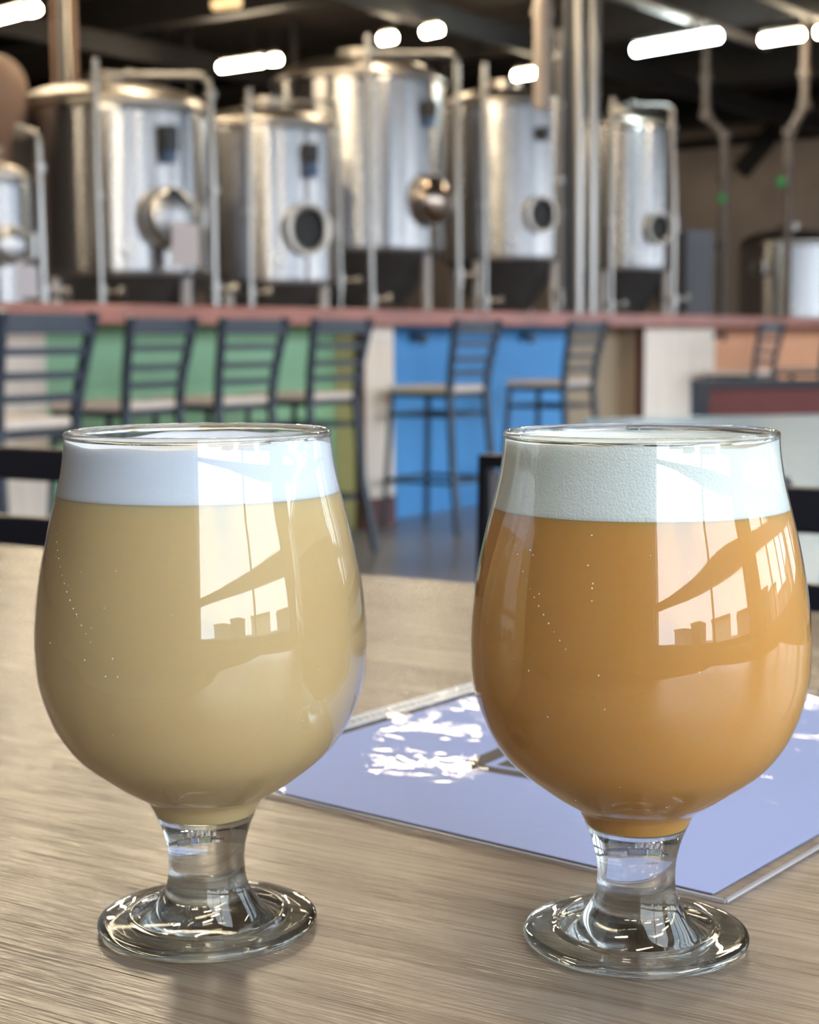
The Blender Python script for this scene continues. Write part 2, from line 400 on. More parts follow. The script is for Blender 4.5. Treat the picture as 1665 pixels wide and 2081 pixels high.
Z_RIM = bowl_p[-1][1]
RF = .0330
foot_p = [(0, .0012), (.012, .0008), (RF - .006, .0002), (RF - .003, 0), (RF - .0012, .0003), (RF - .0003, .0010), (RF, .0020), (RF - .0006, .0030), (RF - .0025, .0034),
          (.0282, .0036), (.0248, .0040), (.0225, .0045)]
stem_p = [zr(y, h) for y, h in ((1903, 148), (1890, 133), (1877, 121), (1859, 108), (1842, 97), (1826, 88.5), (1808, 83.5), (1776, 81), (1740, 84), (1704, 93.5), (1680, 103.5), (1660, 114), (1645, 123), (1636, 131))]
body = smooth_prof(foot_p[3:] + stem_p, 4)
Z_J = bowl_p[0][1]; R_J = bowl_p[0][0]
def bowl_r(z):
    for i in range(len(bowl_p) - 1):
        if bowl_p[i][1] <= z <= bowl_p[i + 1][1]:
            t = (z - bowl_p[i][1]) / max(1e-9, bowl_p[i + 1][1] - bowl_p[i][1]); return bowl_p[i][0] * (1 - t) + bowl_p[i + 1][0] * t
    return bowl_p[-1][0]
Z_BB = Z_J - .0056                          # bottom of the beer inside the neck
def stem_r(z):
    q = [p for p in body if p[1] > .012]
    for i in range(len(q) - 1):
        if q[i][1] <= z <= q[i + 1][1]:
            t = (z - q[i][1]) / max(1e-9, q[i + 1][1] - q[i][1]); return q[i][0] * (1 - t) + q[i + 1][0] * t
    return q[-1][0]

def beer_glass(loc, zb, ztop, label, blabel, bm_, fm_, seed, wavy):
    g = empty('beer_glass', loc, 0, label, 'glass', 'stemmed tulip beer glasses on the table')
    # solid foot and stem, hollowed at the top where the beer sits
    body_c = [p for p in body if p[1] < Z_BB - .0001]
    top = [(stem_r(Z_BB), Z_BB), (stem_r(Z_BB) * .93, Z_BB + .0002), (stem_r(Z_BB) * .6, Z_BB - .0012), (0, Z_BB - .0020)]
    split = next(i for i, p in enumerate(body_c) if p[1] > .0088)
    stem = MB().lathe([(0, .0012), (.012, .0008), (RF - .006, .0002)] + body_c + top, 128)
    obj('stem_and_foot', stem, clear_glass, g, smooth=True)
    th = .0011
    outer = [(stem_r(Z_BB + k * (Z_J - Z_BB) / 6), Z_BB + k * (Z_J - Z_BB) / 6) for k in range(6)] + bowl_p
    outer = [p for p in outer if p[1] < Z_RIM - .001]
    bo = MB().lathe(outer, 160)
    obj('bowl', bo, bowl_glass, g, smooth=True)
    inner = [(r - th, z) for r, z in outer if z > ztop - .004]
    rim = MB(); RR = bowl_p[-1][0]; prof = [(RR - .0007 + .00085 * math.cos(a), Z_RIM - .0009 + .0011 * math.sin(a)) for a in [2 * PI * k / 16 for k in range(16)]]
    rim.lathe(prof, 160, closed=True); obj('rim', rim, clear_glass, g, smooth=True)
    # beer
    bz = [Z_BB + .0003 + (zb - Z_BB - .0003) * k / 70 for k in range(71)]
    off = .0004
    def rad(z): return (stem_r(z) if z < Z_J else bowl_r(z)) - off
    b = empty('beer', loc, 0, blabel, 'beer', 'hazy beers in the tulip glasses')
    liq = MB().lathe([(0, Z_BB + .0003)] + [(rad(z), z) for z in bz] + [(rad(zb) * .98, zb + .0004), (0, zb + .0004)], 128)
    obj('liquid', liq, bm_, b, smooth=True)
    rnd = random.Random(seed); fm = MB(); n = 160; rings = []
    ph = [rnd.random() * 6.28 for _ in range(4)]
    def top_z(a): return ztop + wavy * (math.sin(a * 3 + ph[0]) * .5 + math.sin(a * 5 + ph[1]) * .35 + math.sin(a * 11 + ph[2]) * .15)
    levels = 14
    for i in range(levels + 1):
        t = i / levels; ring = []
        for k in range(n):
            a = 2 * PI * k / n; z = zb + (top_z(a) - zb) * t; r = bowl_r(min(z, Z_RIM - .0005)) - off
            ring.append(fm.bm.verts.new((r * math.cos(a), r * math.sin(a), z)))
        rings.append(ring)
    for fr, dz in ((.96, -.0006), (.90, -.0022), (.75, -.003), (.5, -.003), (.25, -.0025)):
        ring = []
        for k in range(n):
            a = 2 * PI * k / n; z = top_z(a); r = (bowl_r(min(z, Z_RIM - .0005)) - off) * fr
            ring.append(fm.bm.verts.new((r * math.cos(a), r * math.sin(a), ztop + (z - ztop) * fr * fr + dz)))
        rings.append(ring)
    for i in range(len(rings) - 1):
        for k in range(n): fm.bm.faces.new((rings[i][k], rings[i][(k + 1) % n], rings[i + 1][(k + 1) % n], rings[i + 1][k]))
    fm.bm.faces.new(rings[-1]); fm.bm.faces.new(rings[0][::-1])
    fo = obj('foam_head', fm, fm_, b, smooth=True); fo['label'] = 'white foam head above the beer'
    bb = MB()
    for k in range(34):
        a = math.radians(-90 + rnd.uniform(-55, -20)) if k < 22 else math.radians(rnd.uniform(-150, -40)); z = rnd.uniform(.085, .125) if k < 22 else rnd.uniform(.045, .12)
        if k < 14: a = math.radians(-150 + k * 2.2); z = .122 - k * .0021
        r = bowl_r(z) - off; bmesh.ops.create_icosphere(bb.bm, subdivisions=1, radius=rnd.uniform(.00012, .0003), matrix=Matrix.Translation((r * math.cos(a), r * math.sin(a), z)))
    bo_ = obj('bubbles', bb, bubble_mat, b, smooth=True); bo_['kind'] = 'stuff'
    return g
pR = at(1291.5, 1937, DR); pL = at(424, 1937, DL)
pR.z = pL.z = TZ + .0002
beer_glass(pR, .1283, Z_RIM - .0022, 'right tulip glass of amber hazy beer, foam reaching its rim', 'darker amber hazy beer filling the right tulip glass', beer_r, foam_r, 3, .0008)
beer_glass(pL, .1318, Z_RIM - .0028, 'left tulip glass of pale straw hazy beer, foam below its rim', 'pale straw hazy beer filling the left tulip glass', beer_l, foam_l, 5, .0013)

# ------------------------------------------------------------------ the wooden table
def on_table(px, py): return on_z(px, py, TZ)
e1 = on_table(0, 1105); e2 = on_table(1665, 1242); td = (e2 - e1).normalized(); tn = Vector((td.y, -td.x, 0))    # tn points back to the camera
if tn.y > 0: tn = -tn
ang = math.atan2(td.y, td.x)
mid = (e1 + e2) / 2 + tn * .45
tab = empty('wooden_table', (mid.x, mid.y, 0), ang, 'light tan wood grained table under the two beer glasses', 'table')
obj('tabletop', MB().box((0, 0, TZ - .02), (2.6, .9, .04)), table_wood, tab, bevel=.004)
for sx in (-1, 1):
    lg = MB(); lg.box((sx * .95, 0, (TZ - .04) / 2), (.09, .09, TZ - .04)); lg.box((sx * .95, 0, .02), (.1, .6, .04)); obj('leg', lg, chair_black, tab)

# ------------------------------------------------------------------ sheet in plastic sleeve
A = on_table(344, 1570); B = on_table(1475, 1838)
ex = (B - A).normalized(); ey = Vector((-ex.y, ex.x, 0)); W_ = (B - A).length; L_ = .293
def sl(x, y, z): return A + ex * x + ey * y + Vector((0, 0, z))
sa = math.atan2(ex.y, ex.x)
sh = empty('plastic_sleeve', sl(W_ / 2, L_ / 2, .0003), sa, 'clear plastic sheet sleeve with punched binding strip lying behind the glasses', 'sleeve')
def film_mesh(z, amp):
    f = MB(); nx, ny = 50, 60; g = []
    rnd = random.Random(2)
    for j in range(ny + 1):
        row = []
        for i in range(nx + 1):
            x = (i / nx - .5) * W_; y = (j / ny - .5) * L_
            edge = min(1, 8 * min(i / nx, 1 - i / nx, j / ny, 1 - j / ny))
            zz = z + amp * edge * (math.sin(x * 41 + y * 23) * .5 + math.sin(y * 67 - x * 31 + 1) * .5 + 1)
            row.append(f.bm.verts.new((x, y, zz)))
        g.append(row)
    for j in range(ny):
        for i in range(nx): f.bm.faces.new((g[j][i], g[j][i + 1], g[j + 1][i + 1], g[j + 1][i]))
    return f
obj('clear_film', film_mesh(.0010, .00035), film, sh, smooth=True)
st = MB(); st.box((-W_ / 2 + .0064, 0, .0009), (.0118, L_, .0003))
for k in range(58): st.box((-W_ / 2 + .006, -L_ / 2 + .006 + k * (L_ - .012) / 57, .0013), (.0035, .0022, .0004))
for q in (-W_ / 2 + .0012, -W_ / 2 + .0115): st.box((q, 0, .0012), (.0008, L_, .0006))
obj('binding_strip', st, mat('milky_plastic', srgb(190, 190, 190), .25), sh)
weld = mat('welded_plastic', srgb(170, 168, 175), .15)
for (x0, y0, x1, y1) in ((-W_ / 2, -L_ / 2, W_ / 2, -L_ / 2), (W_ / 2, -L_ / 2, W_ / 2, L_ / 2), (-W_ / 2, L_ / 2, W_ / 2, L_ / 2)):
    obj('welded_edge', MB().beam((x0, y0, .0008), (x1, y1, .0008), .0014, .0008), weld, sh)
pp = empty('paper_sheet', sl(W_ / 2, L_ / 2, .0002), sa, 'white printed paper with a dark diamond print inside the plastic sleeve', 'paper')
px0, px1, py0, py1 = -W_ / 2 + .016, W_ / 2 - .007, -L_ / 2 + .005, L_ / 2 - .007
obj('sheet', MB().box(((px0 + px1) / 2, (py0 + py1) / 2, .0003), (px1 - px0, py1 - py0, .0003)), paper_mat, pp)
Minv = world_of(pp).inverted()
lg = MB()
def loc_(px, py): q = Minv @ on_table(px, py); q.z = .00052; return q
P = [loc_(926, 1560), loc_(1015, 1522), loc_(1190, 1560), loc_(1085, 1588)]
Pc = sum(P, Vector()) / 4; P2 = [Pc + (p - Pc) * .55 for p in P]
for i in range(4): lg.quad([P[i], P[(i + 1) % 4], P2[(i + 1) % 4], P2[i]])
P3 = [Pc + (p - Pc) * .35 for p in P]; lg.quad(P3)
lo = obj('printed_mark', lg, ink_mat, pp); lo['label'] = 'dark printed diamond'

# ------------------------------------------------------------------ chairs at the table
def ladder_chair(label, w=.42, panel=False, top=.885, group=None, lean=.05):
    t = empty('dining_chair', (0, 0, 0), 0, label, 'chair', group)          # local: back at y=0, seat towards -y
    for sx in (-1, 1):
        obj('leg', MB().tube([(sx * w / 2, lean + .02, 0), (sx * w / 2, 0, .45), (sx * w / 2, 0.0, .6), (sx * (w / 2), lean, top)], .014 if not panel else .009, 4), chair_black, t, bevel=.002)
        obj('leg', MB().beam((sx * (w / 2 - .01), -.38, 0), (sx * (w / 2 - .01), -.36, .44), .03, .03), chair_black, t)
    if panel:
        obj('top_rail', MB().beam((-w / 2, lean, top - .004), (w / 2, lean, top - .004), .02, .012), chair_black, t)
        obj('back_panel', MB().box((0, lean * .8, top - .15), (w - .03, .014, .27)), grey_fabric, t)
    else:
        for k in range(4):
            z = top - .0175 - k * .072; y = .05 - .05 * (top - z) / .285
            obj('top_rail' if k == 0 else 'back_slat', MB().beam((-w / 2, y, z), (w / 2, y, z), .016, .035), chair_black, t, bevel=.003)
    obj('seat', MB().box((0, -.19, .455), (w, .42, .03)), chair_black, t, bevel=.01)
    return t
def put(o, p, ang): o.location = (p.x, p.y, 0); o.rotation_euler = (0, 0, ang)
c1 = ladder_chair('black ladder-back chair across the table behind the pale beer')
pA = at(150, 921, 1.62); dA = u
put(c1, pA - td * .19, ang)
c1_ = c1
c2 = ladder_chair('black ladder-back chair at the right edge behind the amber beer', w=.42)
pC = on_z(1560, 996, .885); put(c2, pC + td * .20, ang + math.radians(3))
c3 = ladder_chair('black framed chair with grey back panel between the two glasses', w=.36, panel=True, lean=.006)
pB = on_z(970, 926, .885); dB = Vector((math.cos(math.radians(-52)), math.sin(math.radians(-52)), 0)); put(c3, pB + dB * .18 - Vector((-dB.y, dB.x, 0)) * .006 + Vector((.009, 0, 0)), math.radians(-52))

# ------------------------------------------------------------------ neighbour table and bench on the right
TZ2 = .74
q = [on_z(1185, 850, TZ2), on_z(1900, 838, TZ2), on_z(2300, 1205, TZ2), on_z(1480, 1200, TZ2)]
nb = empty('dining_table', ((q[0].x + q[3].x) / 2 + .6, (q[0].y + q[3].y) / 2, 0), 0, 'light wood table tinted with sky reflection behind the amber beer', 'table')
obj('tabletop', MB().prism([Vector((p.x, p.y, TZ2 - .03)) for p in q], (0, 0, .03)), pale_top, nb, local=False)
for (i, j) in ((.12, .12), (.88, .12), (.12, .9), (.88, .9)):
    t0 = q[0].lerp(q[1], i); t1 = q[3].lerp(q[2], i); p = t0.lerp(t1, j)
    obj('leg', MB().box((p.x, p.y, (TZ2 - .03) / 2), (.06, .06, TZ2 - .03)), chair_black, nb, local=False)
Yb = 6.4; b0 = at(1408, 772, Yb); b1 = at(1800, 764, Yb)
bn = empty('booth_bench', ((b0.x + b1.x) / 2, Yb, 0), 0, 'dark red wooden booth bench with black frame beyond the pale table', 'bench')
bz = b0.z
obj('back_panel', MB().box(((b0.x + b1.x) / 2, Yb, bz / 2), (b1.x - b0.x - .1, .04, bz - .06)), red_panel, bn, local=False)
obj('top_rail', MB().box(((b0.x + b1.x) / 2, Yb, bz - .015), (b1.x - b0.x, .08, .03)), chair_black, bn, local=False)
obj('end_post', MB().box((b0.x + .03, Yb, bz / 2), (.06, .07, bz - .02)), chair_black, bn, local=False)
obj('seat', MB().box(((b0.x + b1.x) / 2, Yb + .28, .44), (b1.x - b0.x, .45, .05)), red_panel, bn, local=False)

# ------------------------------------------------------------------ the bar
A_EDGE, A_PIL, A_PAN = -4.88, -4.98, -5.16
def s_at(px, a): Y = ray_a(px, a); return (Vector(((px - CX) / F * Y, Y, 0))).dot(v)
HC0, HC1 = 1.058, 1.141
S_L, S_R = s_at(-260, A_PAN), s_at(1900, A_PAN)
tag(obj('countertop', wall_box(A_EDGE, A_EDGE - 1.0, S_L, S_R, HC0, HC1), counter_wood, bevel=.006), 'long reddish-brown wooden bar countertop running across the room', 'countertop')
bar = empty('bar_counter', uv(A_PAN, (S_L + S_R) / 2), ROT, 'bar front of green, blue, cream and peach panels below the red countertop', 'bar')
segs = [(-260, 98, cream_wood, 'cream board panel'), (98, 700, green_paint, 'green panel'), (700, 1150, blue_paint, 'blue panel'), (1150, 1290, tan_wood, 'tan board panel'), (1290, 1900, peach_paint, 'peach panel')]
for x0, x1, m, lb in segs:
    o = obj('front_panel', wall_box(A_PAN, A_PAN - .04, s_at(x0, A_PAN), s_at(x1, A_PAN), 0, HC0 - .001), m, bar, local=False); o['label'] = lb
def pillar(xa, xb, side, front):
    """xa, xb: photo columns of the front face's near and far edge"""
    s0, s1 = s_at(xa, A_PIL), s_at(xb, A_PIL)
    o = obj('pillar', wall_box(A_PIL, A_PAN, s0 + .03, s1, .16, HC0 - .002), front, bar, local=False)
    o['label'] = 'cream board pillar'
    o = obj('pillar_side', wall_box(A_PIL - .012, A_PAN, s0 + .004, s0 + .03, .0, HC0 - .002), side, bar, local=False)
    obj('corner_trim', wall_box(A_PIL + .008, A_PIL - .045, s0 - .006, s0 + .012, 0, HC0 - .002), trim_wood, bar, local=False)
    obj('pillar_base', wall_box(A_PIL + .006, A_PAN, s0 + .012, s1 + .004, 0, .16), trim_wood, bar, local=False)
pillar(738, 802, olive_paint, cream_wood); pillar(1306, 1452, tan_wood, cream_wood)
for px in (845, 1065, 1410):
    s = s_at(px, A_PAN); hk = MB(); ap = A_PAN if px < 1300 else A_PIL; hk.box(uv(ap + .026, s, 1.0), (.05, .1, .035), ROT); hk.box(uv(ap + .056, s, .985), (.02, .03, .06), ROT)
    tag(obj('coat_hook', hk, chair_black), {845: 'dark hook under the counter on the near end of the blue panel', 1065: 'dark hook under the counter at the middle of the blue panel', 1410: 'dark hook under the counter on the cream pillar'}[px], 'hook', 'hooks under the bar counter')

# ------------------------------------------------------------------ bar stools
def make_stool():
    t = empty('bar_stool', (0, 0, 0), 0, 'x', 'stool', 'ladder-back stools along the bar')     # faces -x, back at +x
    zs, top = .715, 1.083
    for sy in (-1, 1):
        pts = [(.27, sy * .215, 0), (.215, sy * .185, .35), (.19, sy * .17, zs), (.205, sy * .18, .85), (.255, sy * .205, top)]
        for a, b in zip(pts, pts[1:]): pass
        st = MB()
        for a, b in zip(pts, pts[1:]): st.beam(a, b, .022, .036, up=Vector((0, 1, 0)))
        obj('rear_leg', st, stool_metal, t)
        obj('front_leg', MB().beam((-.21, sy * .2, 0), (-.17, sy * .165, zs), .026, .026), stool_metal, t)
    for k, z in enumerate((1.045, .96, .885, .815)):
        f = (z - .715) / .37; x = .19 + .065 * f ** 1.3; hw = .17 + .035 * f; hh = .062 if k == 0 else .026
        mb = MB(); N = 6
        for i in range(N):
            y0, y1 = -hw + 2 * hw * i / N, -hw + 2 * hw * (i + 1) / N
            g = lambda y: x + .02 * (1 - (y / hw) ** 2)
            mb.beam((g(y0), y0, z), (g(y1), y1, z), .012, hh)
        obj('top_rail' if k == 0 else 'back_slat', mb, stool_metal, t)
    se = MB().box((0, 0, zs + .017), (.38, .38, .034)); o = obj('seat', se, seat_wood, t, bevel=.016)
    for z, k, nm in ((zs - .015, .17, 'seat_frame'), (.6, .18, 'stretcher'), (.26, .2, 'footrest')):
        fr = MB()
        for sy in (-1, 1): fr.beam((-k, sy * k, z), (k + .02, sy * k, z), .014, .02)
        for sx in (-1, 1): fr.beam((sx * k, -k, z), (sx * k, k, z), .014, .02)
        obj(nm, fr, stool_metal, t)
    return t
proto = make_stool()
stools = [(-12, -4.05, 'nearest black ladder-back stool at the far left edge of the bar', 4), (236, -4.72, 'black stool with pale seat before the left part of the green panel', 6),
          (432, -4.70, 'black stool with pale seat before the right part of the green panel', 0), (612, -4.70, 'black stool standing before the olive side of the cream pillar', 0),
          (890, -4.70, 'black stool before the middle of the blue panel', 0), (1118, -4.70, 'black stool where the blue panel meets the tan boards', 0),
          (1500, -4.70, 'far black stool before the peach panel beyond the red bench', 0), (1635, -4.70, 'farthest black stool at the right edge of the photo', 0)]
for i, (px, a, lb, dr) in enumerate(stools):
    o = proto if i == 0 else copy_tree(proto)
    o.location = uv(a, s_at(px, a)); o.rotation_euler = (0, 0, ROT + math.radians(dr)); o['label'] = lb

# ------------------------------------------------------------------ brewing tanks
def fix_z(py, px, Y): return at(px, py, Y).z
def tank(cx, Y, half, y_rim, y_bot, man, state, label, extras=()):
    c = at(cx, 400, Y); R = half * Y / F; zt = fix_z(y_rim, cx, Y); zb = fix_z(y_bot, cx, Y)
    t = empty('brewing_tank', (c.x, c.y, 0), 0, label, 'tank', 'stainless brewing tanks behind the bar')
    N = 72
    obj('shell', MB().lathe([(R * .975, zb), (R * .992, zb + .02), (R, zb + .05), (R, zb + .055), (R, zb + .09), (R, (zb + zt) / 2), (R, zt - .06), (R, zt - .035), (R, zt - .03), (R * .985, zt)], N), steel, t, smooth=True)
    cone_b = max(.35, zb - R * 1.25)
    obj('cone', MB().lathe([(R * .93, zb), (R * .9, zb - .02), (.09, cone_b), (.05, cone_b - .06), (0, cone_b - .06)], N), steel_shaded, t, smooth=True)
    dz = R * .26
    dome = [(R * .985, zt), (R * 1.02, zt + .015), (R * 1.02, zt + .035), (R * .96, zt + .045)] + [(R * .96 * math.cos(a), zt + .045 + dz * math.sin(a)) for a in [PI / 2 * k / 10 for k in range(1, 10)]] + [(0, zt + .045 + dz)]
    obj('dome', MB().lathe(dome, N), steel_dull, t, smooth=True)
    obj('top_port', MB().lathe([(.0, zt + dz + .03), (.16, zt + dz + .03), (.16, zt + dz + .09), (.19, zt + dz + .09), (.19, zt + dz + .12), (.0, zt + dz + .13)], 32), steel_dull, t, smooth=True)
    for k in range(4):
        a = PI / 4 + k * PI / 2 + .25; x, y = R * .9 * math.cos(a), R * .9 * math.sin(a)
        lg = MB().tube([(x, y, 0.03), (x, y, zb + .08)], .045, 16); lg.tube([(x, y, 0), (x, y, .03)], .07, 16)
        obj('leg', lg, leg_paint, t, smooth=True)
    # manway
    ax = Vector((c.x, c.y, 0)).normalized()
    px_, py_, rp = man
    base_az = math.atan2(-c.y, -c.x)
    def solve(px, rr):
        best = min(range(-85, 86), key=lambda q: abs(proj(Vector((c.x, c.y, 2)) + Vector((math.cos(base_az + math.radians(q)), math.sin(base_az + math.radians(q)), 0)) * rr)[0] - px))
        return math.radians(best)
    phi = solve(px_, R + .06); a = base_az + phi
    n = Vector((math.cos(a), math.sin(a), 0)); zc = fix_z(py_, px_, Y - R * .6); rm = rp * Y / F
    M = Matrix((Vector((-n.y, n.x, 0)), Vector((0, 0, 1)), n)).transposed()
    cc = n * (R - .03) + Vector((0, 0, zc))
    ring = MB().lathe([(rm * .72, .0), (rm * .72, .1), (rm * .8, .11), (rm, .11), (rm * 1.02, .09), (rm * 1.0, .0)], 48, c=cc, axis=M, closed=True)
    mw = obj('manway', ring, steel_dull, t, smooth=True)
    if state == 'open':
        o = obj('opening', MB().lathe([(rm * .72, .1), (rm * .7, .058), (0, .056)], 48, c=cc, axis=M), black_hole, mw, smooth=True)
        o['label'] = 'dark open manway hole'
    else:
        pr = [(rm * .95, .11)] + [(rm * .95 * math.cos(q), .11 + rm * .45 * math.sin(q)) for q in [PI / 2 * k / 8 for k in range(1, 8)]] + [(0, .11 + rm * .45)]
        obj('manway_door', MB().lathe(pr, 48, c=cc, axis=M), steel if state == 'closed' else copper_steel, mw, smooth=True)
    hd = MB(); hd.tube([cc + M @ Vector((rm * .9, 0, .1)), cc + M @ Vector((rm * 1.18, 0, .12))], .02, 10)
    hd.tube([cc + M @ Vector((rm * 1.18, -.07, .12)), cc + M @ Vector((rm * 1.18, .07, .12))], .025, 10); obj('manway_clamp', hd, steel_pipe, mw, smooth=True)
    # sample port near the bottom of the shell
    a2 = base_az + .12; n2 = Vector((math.cos(a2), math.sin(a2), 0)); sp = MB(); p = n2 * (R - .01) + Vector((0, 0, zb + .2))
    sp.tube([p, p + n2 * .07], .045, 16); sp.tube([p + n2 * .07, p + n2 * .09], .06, 16); obj('sample_port', sp, steel_pipe, t, smooth=True)
    for kind, ex_, ey_, w_, h_ in extras:
        ph = solve(ex_, R + .05); aa = base_az + ph; nn = Vector((math.cos(aa), math.sin(aa), 0))
        d_ = .05 if kind != 'tag' else .22
        p = nn * (R + d_) + Vector((0, 0, fix_z(ey_, ex_, Y - R * .7)))
        k_ = Y / F
        m, nm, dp = {'box': (box_black, 'control_box', .09), 'blue': (box_blue, 'valve_body', .07), 'tag': (label_mat, 'paper_tag', .006)}[kind]
        bx = MB().box(p, (dp, w_ * k_, h_ * k_), aa if kind != 'tag' else base_az + .25)
        if kind == 'tag': bx.tube([p + Vector((0, 0, h_ * k_ / 2)), p + Vector((0, 0, h_ * k_ / 2 + .08)) - nn * .15], .006, 6)
        obj(nm, bx, m, t, bevel=.004)
    return t, R, zt, zb
copper_steel = mat('bronze_steel', (.45, .36, .30, 1), .2, 1)
TK = [
 (232, 12.5, 196, 238, 568, (345, 446, 60), 'closed', 'large steel tank at left with closed round door and hanging paper tag', (('box', 347, 285, 30, 50), ('blue', 347, 320, 24, 26), ('tag', 350, 502, 54, 80))),
 (543, 13.9, 148, 272, 583, (628, 468, 50), 'open', 'shorter steel tank with open round manway, second from the left', (('box', 632, 315, 22, 36), ('blue', 632, 350, 20, 26))),
 (730, 15.8, 172, 178, 520, (880, 408, 50), 'bronze', 'tallest steel tank in the middle with closed bronze-tinted round door', (('box', 878, 220, 18, 30), ('blue', 878, 248, 14, 20))),
 (1024, 17.1, 124, 225, 534, (1101, 438, 36), 'open', 'steel tank with open manway just left of the grey column', (('box', 1104, 275, 14, 26),)),
 (1266, 19.4, 104, 268, 553, (1341, 466, 32), 'open', 'steel tank with open manway just right of the grey column', ()),
]
TI = [tank(*t) for t in TK]
# small kettle at the right and the partial tank at the far left
tank(1605, 23.0, 98, 500, 660, (1540, 545, 14), 'open', 'small steel tank at the right edge of the brewhouse', ())
tank(-60, 9.6, 118, 372, 640, (12, 500, 40), 'closed', 'steel tank with round door cut off by the left edge', (('tag', 14, 575, 44, 60),))

# cleaning pipes in front of the tanks
def cip(name, pts, Y, r, label, ends=True, m=steel_pipe):
    P = [at(x, y, Y) for x, y in pts]
    t = empty(name, (P[-1].x, P[-1].y, 0), 0, label, 'pipe', 'steel pipes of the brewing tanks')
    zb = P[-1].z
    obj('pipe', MB().pipe(P, r, .09), m, t, smooth=True, local=False)
    e = P[-1]; vb = MB()
    vb.tube([e + Vector((0, 0, .05)), e - Vector((0, 0, .04))], r * 2.0, 16)
    vb.tube([e - Vector((0, 0, .04)), e - Vector((0, 0, .10))], r * 1.5, 16)
    vb.tube([e + Vector((0, 0, .0)), e + Vector((.16, -.03, 0))], r * .8, 10); vb.tube([e + Vector((.13, -.03, 0)), e + Vector((.17, -.03, 0))], r * 1.7, 14)
    obj('valve', vb, steel_pipe, t, smooth=True, local=False)
    obj('lower_pipe', MB().tube([e - Vector((0, 0, .1)), Vector((e.x, e.y, 0))], r * .9, 12), m, t, smooth=True, local=False)
    # clamp rings
    for i in range(len(P) - 1):
        d = (P[i + 1] - P[i]).normalized(); q = P[i].lerp(P[i + 1], .22)
        obj('clamp', MB().tube([q - d * .02, q + d * .02], r * 1.7, 14), steel_pipe, t, smooth=True, local=False)
cip('cleaning_pipe', [(30, 268), (76, 268), (88, 600)], 9.9, .026, 'steel pipe arching down beside the left-edge tank')
cip('cleaning_pipe', [(192, 118), (196, 340), (205, 596)], 11.2, .024, 'upright steel pipe rising in front of the large left tank')
cip('cleaning_pipe', [(216, 153), (425, 155), (432, 330), (436, 590)], 11.4, .028, 'steel pipe crossing above the large left tank and dropping at its right')
cip('cleaning_pipe', [(505, 180), (507, 380), (509, 596)], 12.6, .024, 'upright steel pipe in front of the second tank')
cip('cleaning_pipe', [(505, 207), (688, 207), (692, 570)], 12.9, .016, 'thin steel pipe crossing above the second tank')
cip('cleaning_pipe', [(748, 70), (751, 340), (756, 610)], 14.0, .027, 'upright steel pipe in front of the tallest middle tank')
cip('cleaning_pipe', [(752, 112), (928, 110), (932, 560)], 14.2, .028, 'steel pipe crossing above the tallest tank and dropping at its right')
cip('cleaning_pipe', [(984, 130), (985, 360), (986, 612)], 15.6, .028, 'upright steel pipe in front of the tank left of the column')
cip('cleaning_pipe', [(1246, 200), (1243, 400), (1241, 622)], 17.5, .03, 'upright steel pipe in front of the tank right of the column')
cip('cleaning_pipe', [(1262, 216), (1366, 218), (1370, 400), (1368, 610)], 17.8, .034, 'steel pipe dropping right of the tank beyond the column')
cip('cleaning_pipe', [(1137, 60), (1136, 300), (1140, 600)], 15.4, .03, 'grey upright pipe close against the column', m=pipe_grey)

# column with conduits, and ceiling pipes
cY = 12.6; p0 = at(1150, 300, cY); k_ = cY / F
colm = empty('steel_column', (at(1178, 300, cY).x, cY, 0), 0, 'tall grey steel column with conduits rising between the tanks', 'column')
obj('post', MB().box((at(1166, 300, cY).x, cY, Z_C / 2), (36 * k_, .16, Z_C)), mat('shaded_column_paint', srgb(52, 60, 76), .5), colm, local=False)  # shade of the column's left face put into the post colour
for px, r in ((1176, 12), (1204, 9)):
    x = at(px, 300, cY - .16).x; obj('conduit', MB().tube([(x, cY - .16, 0), (x, cY - .16, Z_C)], r * k_, 20), steel_pipe, colm, smooth=True, local=False)
x = at(1215, 300, cY).x; obj('flange', MB().box((x - .02, cY - .02, Z_C / 2), (.05, .12, Z_C)), pipe_grey, colm, local=False)
wp = empty('drain_pipe', at(1103, 230, 14.4), 0, 'white vertical pipe hanging from the ceiling left of the column', 'pipe')
xw = at(1103, 100, 14.4)
obj('pipe', MB().tube([(xw.x, 14.4, at(1103, 222, 14.4).z), (xw.x, 14.4, Z_C)], 17 * 14.4 / F, 24), pipe_white, wp, smooth=True, local=False)
obj('coupling', MB().tube([(xw.x, 14.4, at(1103, 38, 14.4).z), (xw.x, 14.4, at(1103, 14, 14.4).z)], 20 * 14.4 / F, 24), pipe_white, wp, smooth=True, local=False)

drop_metal = mat('grey_brown_drop_pipe', srgb(96, 86, 80), .5, .3)  # darker grey-brown than the other pipes
def hang(pts, Y, r, label, gpx, m=drop_metal):
    P = [at(x, y, Y) for x, y in pts]
    t = empty('drop_pipe', (P[0].x, P[0].y, 0), 0, label, 'pipe', 'drop pipes with green handles')
    obj('pipe', MB().pipe([Vector((P[0].x, P[0].y, Z_C))] + P + [Vector((P[-1].x, P[-1].y, 0))], r, .08), m, t, smooth=True, local=False)
    for q in P: obj('coupling', MB().tube([q - Vector((0, 0, .05)), q + Vector((0, 0, .05))], r * 1.5, 14), drop_metal, t, smooth=True, local=False)
    g = at(*gpx, Y - .05); o = obj('valve_handle', MB().lathe([(0, -.03), (.05, -.03), (.06, 0), (.05, .03), (0, .03)], 20, c=g, axis=Matrix.Rotation(PI / 2, 3, 'X')), green_valve, t, smooth=True, local=False)
    o['label'] = 'green valve handle'
